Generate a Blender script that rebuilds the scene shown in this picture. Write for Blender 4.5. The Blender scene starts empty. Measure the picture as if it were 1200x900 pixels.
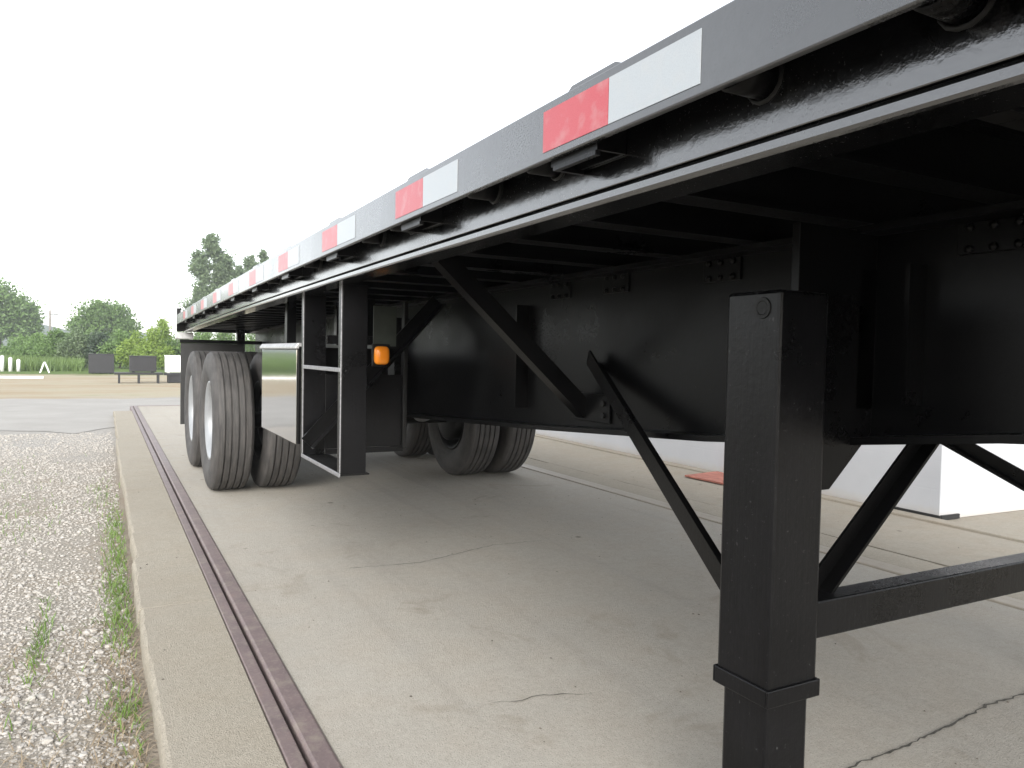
import bpy, math, random
import numpy as np
from mathutils import Vector, Matrix
random.seed(7); rng = np.random.default_rng(11)
S = bpy.context.scene
COL = S.collection
R_ = math.radians

# ------------------------------------------------------------------ camera
F_PX, CAM_H, ROLL = 890.0, 1.05, 0.02
p1 = Vector((122.5-600, 408-450, F_PX)); p2 = Vector((1322.5-600, 408+1200*math.tan(ROLL)-450, F_PX))
up = p1.cross(p2).normalized()
if up.y > 0: up = -up
Yc = p1.normalized(); Xc = Yc.cross(up)
if Xc.x < 0: Xc = -Xc
right = Vector((Xc.x, Yc.x, up.x)); down = Vector((Xc.y, Yc.y, up.y)); fwd = Vector((Xc.z, Yc.z, up.z))
cam_d = bpy.data.cameras.new('camera'); cam = bpy.data.objects.new('camera', cam_d); COL.objects.link(cam)
M = Matrix.Identity(4)
for i in range(3):
    M[i][0] = right[i]; M[i][1] = -down[i]; M[i][2] = -fwd[i]
M[0][3], M[1][3], M[2][3] = 0, 0, CAM_H
cam.matrix_world = M
cam_d.sensor_width = 36; cam_d.lens = F_PX/1200*36
cam_d.clip_start = 0.05; cam_d.clip_end = 4000
S.camera = cam

# ------------------------------------------------------------------ sky, sun, exposure
SUN_EL, SUN_AZ = R_(26), R_(-152)       # azimuth: direction the light comes from, measured from +Y towards +X
W = bpy.data.worlds.new('World'); S.world = W; W.use_nodes = True
nt = W.node_tree; nt.nodes.clear()
sk = nt.nodes.new('ShaderNodeTexSky'); sk.sky_type = 'NISHITA'; sk.sun_disc = False
sk.sun_elevation = SUN_EL; sk.sun_rotation = SUN_AZ
sk.air_density = 1.0; sk.dust_density = 1.0; sk.ozone_density = 1.0
bw = nt.nodes.new('ShaderNodeRGBToBW'); mx = nt.nodes.new('ShaderNodeMix'); mx.data_type = 'RGBA'
mx.inputs[0].default_value = 0.86          # cloud cover takes the blue out
bg = nt.nodes.new('ShaderNodeBackground'); bg.inputs['Strength'].default_value = 0.15
ow = nt.nodes.new('ShaderNodeOutputWorld')
pw = nt.nodes.new('ShaderNodeMath'); pw.operation = 'POWER'; pw.inputs[1].default_value = 0.4      # even cloud layer
ml = nt.nodes.new('ShaderNodeMath'); ml.operation = 'MULTIPLY'; ml.inputs[1].default_value = 1.7
nt.links.new(sk.outputs[0], bw.inputs[0]); nt.links.new(sk.outputs[0], mx.inputs[6]); nt.links.new(bw.outputs[0], pw.inputs[0]); nt.links.new(pw.outputs[0], ml.inputs[0]); nt.links.new(ml.outputs[0], mx.inputs[7])
nt.links.new(mx.outputs[2], bg.inputs['Color']); nt.links.new(bg.outputs[0], ow.inputs[0])
sd = bpy.data.lights.new('sun', 'SUN'); sd.energy = 1.3; sd.angle = R_(40); sd.color = (1, 0.97, 0.92)
so = bpy.data.objects.new('sun', sd); COL.objects.link(so)
sdir = Vector((math.sin(SUN_AZ)*math.cos(SUN_EL), math.cos(SUN_AZ)*math.cos(SUN_EL), math.sin(SUN_EL)))
so.rotation_euler = sdir.to_track_quat('Z', 'Y').to_euler(); so.location = sdir*60
S.view_settings.view_transform = 'Standard'; S.view_settings.look = 'None'
S.view_settings.exposure = 2.25; S.view_settings.gamma = 1
S.render.engine = 'CYCLES'
S.render.resolution_x, S.render.resolution_y = 1024, 768

# ------------------------------------------------------------------ helpers
def tag(o, label=None, cat=None, group=None, kind=None):
    if label: o['label'] = label
    if cat: o['category'] = cat
    if group: o['group'] = group
    if kind: o['kind'] = kind
    return o
def empty(name, loc):
    o = bpy.data.objects.new(name, None); COL.objects.link(o); o.location = loc; o.empty_display_size = .2
    return o
def attach(o, parent):
    """o keeps world coordinates: part of an Empty, or sub-part of a part that is itself in world coordinates"""
    if parent is None: return o
    o.parent = parent
    bpy_loc = o.location.copy()
    if parent.type == 'EMPTY': o.location = bpy_loc - parent.location
    else:
        root = parent.parent
        base = parent.location + (root.location if root else Vector((0,0,0)))
        o.location = bpy_loc - base
    return o
def mesh_obj(name, me, mat, parent=None, loc=(0,0,0)):
    o = bpy.data.objects.new(name, me); COL.objects.link(o); o.location = loc
    if mat is not None and not me.materials: me.materials.append(mat)
    return attach(o, parent)

class MB:
    def __init__(s): s.v = []; s.f = []; s.sm = []
    def add(s, vs, fs, smooth=False):
        n = len(s.v); s.v += [tuple(v) for v in vs]
        s.f += [tuple(i+n for i in f) for f in fs]; s.sm += [smooth]*len(fs); return s
    def box(s, x0, x1, y0, y1, z0, z1, ny=1):
        vs = []; fs = []
        for k in range(ny+1):
            y = y0+(y1-y0)*k/ny
            vs += [(x0,y,z0),(x1,y,z0),(x1,y,z1),(x0,y,z1)]
        for k in range(ny):
            a = 4*k; b = a+4
            for i in range(4):
                j = (i+1)%4; fs.append((a+i, b+i, b+j, a+j))
        fs.append((0,1,2,3)); e = 4*ny; fs.append((e+3,e+2,e+1,e))
        return s.add(vs, fs)
    def prism(s, poly, axis, a, b):
        """poly: 2D outline in the other two axes (cyclic order x,y,z), extruded along axis from a to b"""
        def pt(u, w, t):
            return {'x':(t,u,w), 'y':(u,t,w), 'z':(u,w,t)}[axis]
        n = len(poly); vs = [pt(u,w,a) for u,w in poly]+[pt(u,w,b) for u,w in poly]
        fs = [tuple(range(n))[::-1], tuple(range(n,2*n))]+[(i,(i+1)%n,n+(i+1)%n,n+i) for i in range(n)]
        return s.add(vs, fs)
    def bar(s, p, q, w, h, side=None):
        """rectangular bar from p to q; w along 'side', h the other way"""
        p = Vector(p); q = Vector(q); d = (q-p).normalized()
        sd_ = Vector(side) if side else Vector((1,0,0))
        sd_ = (sd_-d*sd_.dot(d)).normalized(); t = d.cross(sd_)
        vs = []
        for c in (p, q):
            for a, b in ((-1,-1),(1,-1),(1,1),(-1,1)): vs.append(c+sd_*a*w/2+t*b*h/2)
        return s.add(vs, [(0,1,2,3),(7,6,5,4),(0,4,5,1),(1,5,6,2),(2,6,7,3),(3,7,4,0)])
    def angle(s, p, q, w, th, side, flip=1):
        """angle iron: flange in 'side' direction and flange perpendicular to it"""
        p = Vector(p); q = Vector(q); d = (q-p).normalized()
        a = Vector(side); a = (a-d*a.dot(d)).normalized(); b = d.cross(a)*flip
        prof = [(0,0),(w,0),(w,th),(th,th),(th,w),(0,w)]
        vs = [c+a*u+b*v for c in (p,q) for u,v in prof]
        return s.add(vs, [tuple(range(6)),tuple(range(11,5,-1))]+[(i,6+i,6+(i+1)%6,(i+1)%6) for i in range(6)])
    def lathe(s, prof, axis='x', n=48, c=(0,0,0), smooth=True, closed=False):
        vs = []; m = len(prof)
        for k in range(n):
            a = 2*math.pi*k/n; ca, sa = math.cos(a), math.sin(a)
            for t, r in prof:
                vs.append({'x':(c[0]+t,c[1]+r*ca,c[2]+r*sa),'y':(c[0]+r*ca,c[1]+t,c[2]+r*sa),'z':(c[0]+r*ca,c[1]+r*sa,c[2]+t)}[axis])
        fs = []
        for k in range(n):
            k2 = (k+1)%n
            for i in range(m-1 if not closed else m):
                j = (i+1)%m; fs.append((k*m+i,k*m+j,k2*m+j,k2*m+i))
        return s.add(vs, fs, smooth)
    def tube(s, pts, rad, n=8, cap=True):
        rad = rad if isinstance(rad, (list, tuple)) else [rad]*len(pts)
        pts = [Vector(p) for p in pts]; vs = []
        for i, p in enumerate(pts):
            d = (pts[min(i+1,len(pts)-1)]-pts[max(i-1,0)]).normalized()
            a = d.orthogonal().normalized(); b = d.cross(a)
            if i: # keep frames aligned
                a = (la-d*la.dot(d)).normalized(); b = d.cross(a)
            la = a
            for k in range(n):
                t = 2*math.pi*k/n; vs.append(p+(a*math.cos(t)+b*math.sin(t))*rad[i])
        fs = [(i*n+k,i*n+(k+1)%n,(i+1)*n+(k+1)%n,(i+1)*n+k) for i in range(len(pts)-1) for k in range(n)]
        s.add(vs, fs, True)
        if cap:
            e = (len(pts)-1)*n; m = len(s.v)-len(vs)
            s.f += [tuple(m+i for i in range(n))[::-1], tuple(m+e+i for i in range(n))]; s.sm += [False]*2
        return s
    def warp(s, fn): s.v = [fn(*v) for v in s.v]; return s
    def mesh(s, name):
        me = bpy.data.meshes.new(name); me.from_pydata(s.v, [], s.f)
        me.polygons.foreach_set('use_smooth', s.sm); me.validate(); me.update(); return me
    def build(s, name, mat, parent=None, bevel=0, loc=(0,0,0), fix=True):
        me = s.mesh(name)
        if fix:
            import bmesh
            b = bmesh.new(); b.from_mesh(me); bmesh.ops.recalc_face_normals(b, faces=b.faces); b.to_mesh(me); b.free()
        o = mesh_obj(name, me, mat, parent, loc)
        if bevel:
            m = o.modifiers.new('bevel', 'BEVEL'); m.width = bevel; m.segments = 2; m.limit_method = 'ANGLE'; m.angle_limit = R_(40)
            m.harden_normals = False
        return o

def quick(name, verts, faces, mat, parent=None, smooth=False):
    """fast numpy mesh; verts (n,3), faces (m,k) all the same k"""
    me = bpy.data.meshes.new(name); n, (m, k) = len(verts), faces.shape
    me.vertices.add(n); me.vertices.foreach_set('co', np.asarray(verts, np.float32).ravel())
    me.loops.add(m*k); me.loops.foreach_set('vertex_index', faces.astype(np.int32).ravel())
    me.polygons.add(m); me.polygons.foreach_set('loop_start', np.arange(0, m*k, k, dtype=np.int32))
    me.polygons.foreach_set('loop_total', np.full(m, k, np.int32))
    me.polygons.foreach_set('use_smooth', np.full(m, smooth))
    me.update(calc_edges=True); me.validate()
    return mesh_obj(name, me, mat, parent)

# ------------------------------------------------------------------ materials
class NT:
    def __init__(s, name):
        s.m = bpy.data.materials.new(name); s.m.use_nodes = True; s.t = s.m.node_tree
        s.b = s.t.nodes['Principled BSDF']; s.out = s.t.nodes['Material Output']
        s.co = s.t.nodes.new('ShaderNodeTexCoord').outputs['Object']
        s.g = s.t.nodes.new('ShaderNodeNewGeometry')
    def link(s, a, b): s.t.links.new(a, b)
    def pos(s): return s.g.outputs['Position']
    def noise(s, scale, detail=4, rough=.55, vec=None, dist=0):
        n = s.t.nodes.new('ShaderNodeTexNoise'); n.inputs['Scale'].default_value = scale
        n.inputs['Detail'].default_value = detail; n.inputs['Roughness'].default_value = rough; n.inputs['Distortion'].default_value = dist
        s.link(vec if vec is not None else s.pos(), n.inputs['Vector']); return n.outputs['Fac']
    def voro(s, scale, out='Distance', feature='F1', vec=None):
        n = s.t.nodes.new('ShaderNodeTexVoronoi'); n.feature = feature; n.inputs['Scale'].default_value = scale
        s.link(vec if vec is not None else s.pos(), n.inputs['Vector']); return n.outputs[out]
    def ramp(s, fac, stops):
        n = s.t.nodes.new('ShaderNodeValToRGB'); e = n.color_ramp.elements
        while len(e) < len(stops): e.new(.5)
        for el, (p, c) in zip(e, stops):
            el.position = p; el.color = (*c, 1) if isinstance(c, (tuple, list)) else (c, c, c, 1)
        s.link(fac, n.inputs[0]); return n.outputs[0]
    def mix(s, fac, a, b, mode='MIX'):
        n = s.t.nodes.new('ShaderNodeMix'); n.data_type = 'RGBA'; n.blend_type = mode
        for val, key in ((fac,'Factor'),(a,'A'),(b,'B')):
            i = n.inputs[key] if key == 'Factor' else [q for q in n.inputs if q.name == key and q.type == 'RGBA'][0]
            if key == 'Factor': i = n.inputs[0]
            if isinstance(val, (int, float)): i.default_value = val if key == 'Factor' else (val, val, val, 1)
            elif isinstance(val, (tuple, list)): i.default_value = (*val, 1)
            else: s.link(val, i)
        return [q for q in n.outputs if q.type == 'RGBA'][0]
    def math(s, op, a, b=0., clamp=False):
        n = s.t.nodes.new('ShaderNodeMath'); n.operation = op; n.use_clamp = clamp
        for val, i in ((a, n.inputs[0]), (b, n.inputs[1])):
            if isinstance(val, (int, float)): i.default_value = val
            else: s.link(val, i)
        return n.outputs[0]
    def xyz(s, vec=None):
        n = s.t.nodes.new('ShaderNodeSeparateXYZ'); s.link(vec if vec is not None else s.pos(), n.inputs[0]); return n.outputs
    def scale(s, v):
        n = s.t.nodes.new('ShaderNodeMapping'); n.inputs['Scale'].default_value = v; s.link(s.pos(), n.inputs[0]); return n.outputs[0]
    def bump(s, h, strength=.3, dist=.01):
        n = s.t.nodes.new('ShaderNodeBump'); n.inputs['Strength'].default_value = strength; n.inputs['Distance'].default_value = dist
        s.link(h, n.inputs['Height']); s.link(n.outputs[0], s.b.inputs['Normal'])
    def set(s, **k):
        for key, v in k.items():
            i = s.b.inputs[key.replace('_', ' ')]
            if isinstance(v, (int, float)): i.default_value = v
            elif isinstance(v, (tuple, list)): i.default_value = (*v, 1) if len(v) == 3 else v
            else: s.link(v, i)
        return s.m

def paint_mat(name, base, dust, rough, spec=.5, bump=.12, coat=0., ior=1.5, specks=0.):
    n = NT(name)
    a = n.noise(3.2, 6, .65); b = n.noise(70, 4, .6); c = n.noise(260, 2, .5)
    f = n.ramp(a, [(.35,0.),(.75,1.)])
    f2 = n.mix(.5, f, n.ramp(b, [(.4,0.),(.7,1.)]), 'MULTIPLY')
    col = n.mix(f2, base, dust)
    if specks: col = n.mix(n.math('MULTIPLY', n.ramp(n.noise(95, 3, .7), [(.66,0.),(.74,1.)]), specks), col, (.0,.0,.0) if name[0] == 'b' or name[0] == 'w' else (.06,.06,.062))
    rr = n.math('ADD', n.math('MULTIPLY', f, .14), rough)
    rr = n.math('ADD', rr, n.math('MULTIPLY', n.ramp(c, [(.55,0.),(.75,1.)]), .15))
    st_ = n.noise(1, 4, .6, n.scale((120,120,5)))
    n.bump(n.math('ADD', n.math('ADD', n.math('MULTIPLY', b, .7), n.math('MULTIPLY', a, 1.2)), n.math('MULTIPLY', st_, .5 if name[0] == 'c' else 0.)), bump, .004)
    return n.set(Base_Color=col, Roughness=rr, Specular_IOR_Level=spec, Coat_Weight=coat, Coat_Roughness=.12, IOR=ior)
M_PAINT = paint_mat('black_gloss_paint', (.002,.002,.0022), (.005,.005,.005), .26, .14, .12)
M_RAIL  = paint_mat('black_rail_paint', (.009,.010,.0115), (.024,.026,.029), .22, .5, .14, .5, 1.9, specks=.35)
M_GLOSS = paint_mat('wet_black_gloss', (.002,.002,.0022), (.006,.006,.006), .09, .5, .22, .6, 2.1, specks=.6)
M_DULL  = paint_mat('black_dull_paint', (.004,.004,.004), (.011,.011,.0105), .42, .25)
M_STEELP = paint_mat('charcoal_leg_paint', (.002,.002,.0023), (.006,.006,.007), .25, .22, .2, specks=.8)

def simple(name, col, rough=.6, metal=0., vary=.25, scale=20, bump=.1):
    n = NT(name); a = n.noise(scale, 5)
    lo = tuple(c*(1-vary) for c in col); hi = tuple(min(1, c*(1+vary)) for c in col)
    if bump: n.bump(n.noise(scale*4, 3), bump, .004)
    return n.set(Base_Color=n.ramp(a, [(.3,lo),(.7,hi)]), Roughness=rough, Metallic=metal)
M_WORN_SKYLIT = simple('worn_skylit_edge', (.22,.22,.23), .4, .4, .3, 60)  # worn edge steel, paled to paint in the sky light it catches
M_RUBBER_FLAP = simple('flap_rubber', (.012,.012,.012), .55, 0, .4, 8)
M_RIM = simple('painted_white_rim', (.27,.28,.29), .34, .3, .08, 12, 0)
M_HUB = simple('hub_grey', (.25,.25,.25), .4, .7, .2, 40)
M_WHITE = simple('white_enamel', (.75,.75,.74), .45, 0, .06, 6)
M_GALV = simple('galvanised', (.5,.5,.5), .4, .6, .15, 30)
M_WOOD = simple('dark_deck_plank', (.008,.0075,.007), .8, 0, .4, 12)
M_BLACKBOX = simple('faded_black_steel', (.007,.007,.009), .5, 0, .3, 4)

def tire_mat():
    n = NT('tyre_rubber'); a = n.noise(9, 5); z = n.noise(90, 3)
    dust = n.ramp(a, [(.3,(.022,.021,.021)),(.75,(.05,.047,.045))])
    n.bump(z, .3, .004)
    st = n.noise(7, 5, .7, n.scale((9,1,.7))); dust = n.mix(n.ramp(st, [(.4,0.),(.7,.55)]), dust, (.10,.092,.085))
    return n.set(Base_Color=dust, Roughness=.7)
M_TIRE = tire_mat()
def stainless():
    n = NT('polished_stainless'); a = n.noise(2.2, 2)
    n.bump(a, .025, .02)
    return n.set(Base_Color=(.60,.60,.60), Metallic=1., Roughness=.07)
M_STAIN = stainless()
def tape_mat(name, col):
    n = NT(name); v = n.voro(420, 'Distance'); a = n.noise(35, 4)
    c = n.mix(n.ramp(v, [(.2,0.),(.6,.3)]), col, tuple(min(1, q*1.15+.03) for q in col))
    c = n.mix(n.math('MULTIPLY', n.ramp(a, [(.5,0.),(.8,1.)]), .3), c, (.35,.34,.33))
    return n.set(Base_Color=c, Roughness=.3)
M_RED = tape_mat('red_reflective', (.33,.04,.052)); M_WTAPE = tape_mat('white_reflective', (.285,.31,.33))
def amber():
    n = NT('amber_plastic')
    return n.set(Base_Color=(.85,.27,.02), Roughness=.12, Subsurface_Weight=.3)
M_AMBER = amber()

def concrete(name, lo, hi, stain, warm, seed=0., grit=1.0, spots=True, tracks=False):
    n = NT(name)
    off = n.t.nodes.new('ShaderNodeVectorMath'); off.operation = 'ADD'; off.inputs[1].default_value = (seed*3.1, seed*7.7, 0)
    n.link(n.pos(), off.inputs[0]); P = off.outputs[0]
    big = n.noise(.55, 5, .6, P, .4); mid = n.noise(4, 6, .65, P); fine = n.noise(60, 5, .7, P); sp = n.noise(220, 2, .6, P)
    c = n.ramp(big, [(.3,lo),(.7,hi)])
    c = n.mix(n.ramp(mid, [(.42,0.),(.72,.6)]), c, warm); c = n.mix(n.ramp(n.noise(16, 5, .7, P), [(.4,0.),(.75,.35)]), c, tuple(q*.72 for q in lo))
    c = n.mix(n.ramp(fine, [(.35,.0),(.75,.30*grit)]), c, tuple(q*1.35 for q in hi))
    c = n.mix(n.ramp(sp, [(.56,0.),(.70,.5*grit)]), c, tuple(q*.45 for q in lo))
    if spots:   # oil and rust stains
        st = n.noise(1.3, 4, .75, P, 1.2)
        c = n.mix(n.ramp(st, [(.60,0.),(.74,.55)]), c, stain)
        dots = n.voro(2.6, 'Distance', vec=P)
        c = n.mix(n.ramp(n.math('ADD', dots, n.math('MULTIPLY', mid, .12)), [(.085,.75),(.115,0.)]), c, tuple(q*.5 for q in stain))
    if tracks:   # scuffed tyre tracks running the length of the deck
        tk = n.noise(1, 5, .6, n.scale((5.5,.22,1)))
        c = n.mix(n.ramp(tk, [(.54,0.),(.76,.24)]), c, (.15,.142,.13))
    h = n.math('ADD', n.math('MULTIPLY', fine, .6), n.math('MULTIPLY', sp, .45*grit))
    n.bump(h, .45*grit, .007)
    return n.set(Base_Color=c, Roughness=.88, Specular_IOR_Level=.2)
M_DECK  = concrete('deck_concrete', (.282,.263,.229), (.338,.318,.28), (.19,.163,.125), (.32,.281,.23), 1, 1.3, True, True)
M_APRON = concrete('apron_concrete', (.250,.226,.184), (.30,.275,.228), (.215,.18,.138), (.262,.226,.174), 2, 1.7)
M_PAVE  = concrete('pavement_concrete', (.225,.205,.17), (.275,.252,.21), (.19,.155,.115), (.24,.198,.15), 3)
def rusty_steel():
    n = NT('scale_edge_steel'); a = n.noise(6, 6, .7); b = n.noise(90, 4, .6)
    c = n.ramp(a, [(.3,(.115,.088,.088)),(.6,(.155,.117,.114)),(.8,(.185,.128,.108))])
    c = n.mix(n.ramp(b, [(.5,0.),(.75,.5)]), c, (.25,.2,.18))
    c = n.mix(n.ramp(n.noise(13, 6, .75), [(.5,0.),(.7,.75)]), c, (.23,.20,.165))
    x, y, z = n.xyz(); c = n.mix(n.math('MULTIPLY', n.math('GREATER_THAN', x, 3.0), n.ramp(n.noise(9, 5, .7), [(.2,.55),(.6,1.)])), c, (.28,.25,.20))   # far-side channels lie under caked dust
    n.bump(b, .25, .004)
    return n.set(Base_Color=c, Roughness=.55, Metallic=.1)
M_RUST = rusty_steel()
M_RUSTPLATE = simple('rust_red_plate', (.30,.115,.085), .8, 0, .3, 14)
M_CRACK = simple('crack_dirt', (.06,.055,.045), .95, 0, .5, 80)

# ------------------------------------------------------------------ ground, road, pavement, kerb slabs
def ground_mat():
    n = NT('gravel_dirt_grass'); x, y, z = n.xyz()
    w = n.math('ADD', y, n.math('MULTIPLY', n.math('SUBTRACT', n.noise(.35, 5, .65), .5), 9.0))
    v1 = n.voro(60, 'Color'); vd = n.voro(60, 'Distance'); fine = n.noise(130, 4, .7); mid = n.noise(2.2, 6, .65)
    grav = n.mix(.45, n.ramp(fine, [(.3,(.13,.115,.095)),(.7,(.36,.335,.30))]), v1, 'MULTIPLY')
    grav = n.ramp(n.noise(75, 5, .75), [(.3,(.20,.178,.148)),(.5,(.275,.252,.218)),(.75,(.34,.318,.285))])
    grav = n.mix(n.ramp(mid, [(.45,0.),(.7,.7)]), grav, (.25,.21,.162))
    grav = n.mix(n.math('MULTIPLY', n.ramp(n.math('ADD', x, n.math('MULTIPLY', n.noise(3.0, 4), .5)), [(.18,0.),(.36,1.)]), .6), grav, (.19,.155,.115))
    pale = n.ramp(n.noise(14, 6, .7), [(.3,(.255,.243,.222)),(.7,(.315,.302,.282))])
    dirt = n.ramp(n.noise(.45, 6, .75, n.scale((.35,1,1))), [(.28,(.25,.17,.10)),(.42,(.29,.235,.16)),(.55,(.32,.285,.215)),(.66,(.25,.245,.15)),(.8,(.36,.34,.30))])
    grass = n.ramp(n.noise(1.1, 6, .75), [(.3,(.055,.09,.022)),(.6,(.10,.15,.04)),(.8,(.19,.21,.08))])
    yr = lambda a, b: n.ramp(n.math('DIVIDE', w, 60.), [(a/60., 0.), (b/60., 1.)])
    c = n.mix(yr(6.5, 11.), grav, pale)
    c = n.mix(yr(17., 21.), c, dirt)
    c = n.mix(yr(35.5, 38.), c, grass)
    n.bump(n.math('ADD', vd, fine), .6, .012)
    return n.set(Base_Color=c, Roughness=.95, Specular_IOR_Level=.15)
M_GROUND = ground_mat()
GZ = -.085
def hill_z(x, y):
    r = math.hypot(x, y); h = 0.
    if y > 45: h += .9*min(1, (y-45)/70)*max(0, min(1, (-x-2)/8))     # bank rising on the left
    return h
g = MB(); xs = [-900,-300,-120,-60]+[-40+i*4 for i in range(21)]+[60,120,300,900]; ys = [-200,-40,-12]+[-8+4*i for i in range(37)]+[180,300,900]
for j, y in enumerate(ys):
    for i, x in enumerate(xs): g.v.append((x, y, GZ+hill_z(x, y)))
nx = len(xs)
for j in range(len(ys)-1):
    for i in range(nx-1): g.f.append((j*nx+i, j*nx+i+1, (j+1)*nx+i+1, (j+1)*nx+i)); g.sm.append(True)
tag(g.build('ground', M_GROUND, fix=False), 'tan gravel and dirt yard turning to grass farther off', 'ground', kind='structure')

def road_mat():
    n = NT('pale_asphalt'); a = n.noise(.9, 6, .7); b = n.noise(120, 3, .7)
    c = n.ramp(a, [(.3,(.265,.255,.238)),(.7,(.325,.315,.295))])
    c = n.mix(n.ramp(b, [(.4,0.),(.7,.35)]), c, (.21,.205,.2)); n.bump(b, .3, .006)
    return n.set(Base_Color=c, Roughness=.95, Specular_IOR_Level=.1)
M_ROAD = road_mat()
def ragged_sheet(name, x0, x1, ya, yb, z, mat, amp=.5, step=.5, seed=3):
    r = random.Random(seed); m = MB(); n = int((x1-x0)/step)
    oa = ob = 0.; pts = []
    for i in range(n+1):
        oa = .85*oa+r.uniform(-1,1)*amp*.45; ob = .85*ob+r.uniform(-1,1)*amp*.45
        pts.append((x0+(x1-x0)*i/n, ya+oa, yb+ob))
    for x, a, b in pts: m.v += [(x,a,z),(x,(a+b)/2,z+.002),(x,b,z)]
    for i in range(n):
        for k in range(2): m.f.append((i*3+k,i*3+3+k,i*3+4+k,i*3+1+k)); m.sm.append(True)
    return m.build(name, mat, fix=False)
tag(ragged_sheet('road', -60, 60, 12.2, 19.6, GZ+.006, M_ROAD, 1.3, .35), 'pale worn asphalt lane crossing behind the scale', 'road', kind='structure')

# truck scale
XL, XR, YA, YB = .46, 3.572, -5.5, 15.55
scale = empty('truck_scale', (2.0, 5.0, GZ))
tag(scale, 'concrete truck scale deck edged with rusty steel channels under the trailer', 'truck scale')
def jagged(y0, y1, x0, x1, seed, amp=.006, nxs=24):
    r = random.Random(seed); return [(x0+(x1-x0)*i/nxs, y0+(y1-y0)*i/nxs+r.uniform(-amp,amp)) for i in range(nxs+1)]
MB().box(.534, 3.488, YA+.1, YB-.09, GZ-.1, 0, 12).build('deck_slab', M_DECK, scale, .004)
for x0, x1 in ((.412,.4545),(3.577,3.634)):
    MB().box(x0, x1, YA, YB+.07, GZ-.1, .002, 8).build('outer_channel', M_RUST, scale, .004)
for x0, x1 in ((.4665,.532),(3.49,3.566)):
    MB().box(x0, x1, YA, YB, GZ-.1, .008, 8).build('deck_channel', M_RUST, scale, .009)
for y0, y1, nm, z in ((YB-.088,YB-.012,'end_channel',.006),(YB+.012,YB+.068,'end_frame',.002)):
    MB().box(.545 if nm == 'end_channel' else .457, 3.487 if nm == 'end_channel' else 3.575, y0, y1, GZ-.1, z).build(nm, M_RUST, scale, .003)
# hairline cracks in the slab
def crack(pts, wid, parent, z=.0035, seed=0):
    r = random.Random(seed); P = []
    for (a, b) in zip(pts[:-1], pts[1:]):
        n = max(2, int(math.hypot(b[0]-a[0], b[1]-a[1])/.02))
        for i in range(n):
            t = i/n; P.append((a[0]+(b[0]-a[0])*t+r.uniform(-.005,.005), a[1]+(b[1]-a[1])*t+r.uniform(-.005,.005)))
    P.append(pts[-1]); m = MB(); N = len(P)
    for i, (x, y) in enumerate(P):
        a = P[max(0,i-1)]; b = P[min(N-1,i+1)]; dx, dy = b[0]-a[0], b[1]-a[1]; l = math.hypot(dx,dy) or 1
        w = wid*r.uniform(.35,1.25)*min(1, min(i+.3, N-1-i+.3)/4)/2
        m.v += [(x-dy/l*w, y+dx/l*w, z), (x+dy/l*w, y-dx/l*w, z)]
    for i in range(N-1): m.f.append((2*i,2*i+1,2*i+3,2*i+2)); m.sm.append(False)
    return m.build('crack', M_CRACK, parent, fix=False)
crack([(1.6,1.265),(1.72,1.281),(1.93,1.285),(2.15,1.30),(2.4,1.33),(2.6,1.325),(2.95,1.36)], .008, scale, seed=1)
crack([(1.02,2.02),(1.10,1.985),(1.20,1.99),(1.34,1.93)], .0035, scale, seed=2)
crack([(1.0,3.6),(1.4,3.55),(1.9,3.72),(2.2,3.7)], .004, scale, seed=4)

def debris():
    m = MB(); r = random.Random(5)
    for i in range(320):
        x = r.uniform(.15, 4.8); y = r.uniform(.9, 7.5); sz = r.uniform(.0018, .0055)
        if 3.47 < x < 3.93 or .38 < x < .56: continue
        k = r.choice((4,5,6)); h = sz*r.uniform(.5,1.0); a0 = r.uniform(0,6)
        z0 = .001 if x < 3.5 else -.005
        b = [(x+sz*r.uniform(.6,1.2)*math.cos(a0+6.283*j/k), y+sz*r.uniform(.6,1.2)*math.sin(a0+6.283*j/k), z0) for j in range(k)]
        m.add(b+[(x,y,z0+h)], [(j,(j+1)%k,k) for j in range(k)])
    return m.build('debris', simple('dark_grit', (.10,.085,.07), .95, 0, .6, 30), fix=False)
tag(debris(), 'scattered dark grit and crumbs lying on the concrete', 'grit', kind='stuff')
# kerb slabs either side of the scale (one row each), chipped edges
def kerb_slab(xa, xb, ya, yb, seed, chip_left, parent):
    r = random.Random(seed); m = MB(); nyy = max(4, int((yb-ya)/.06)); o = 0
    rows = []
    for j in range(nyy+1):
        y = ya+(yb-ya)*j/nyy; o = .93*o+r.uniform(-1,1)*.0028
        jit = r.uniform(-.004,.004); ch_ = r.uniform(.006,.02) if r.random() < .06 else 0.; o += ch_
        e = [(xa+o,GZ-.1),(xa+o+.001,-.022+jit),(xa+o+.006,-.006+jit),(xa+o+.016+jit,0.),(xb-.004,0.),(xb,-.004),(xb,GZ-.1)]
        if not chip_left: e = [(xa+xb-x, z) for x, z in e[::-1]]
        yy = y+(r.uniform(-.006,.006) if j in (0,nyy) else 0)
        rows.append([(x, yy, z) for x, z in e])
    for rw in rows: m.v += rw
    for j in range(nyy):
        for i in range(6): m.f.append((7*j+i,7*j+i+1,7*j+8+i,7*j+7+i)); m.sm.append(False)
    m.f += [tuple(range(7)), tuple(7*nyy+i for i in range(7))[::-1]]; m.sm += [False]*2
    return m.build('slab', M_APRON, parent)
for nm, xa, xb, ch in (('kerb_left', .118, .410, True), ('kerb_right', 3.637, 3.905, False)):
    k = empty(nm, ((xa+xb)/2, 5, GZ)); k['kind'] = 'structure'; tag(k, 'tan concrete kerb strip beside the scale channel', 'kerb')
    cuts = [-5.5, -1.2, 3.38, 8.0, 14.35]
    for i in range(4): kerb_slab(xa, xb, cuts[i]+.004, cuts[i+1]-.004, 10+i+int(xa*7), ch, k)

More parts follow.
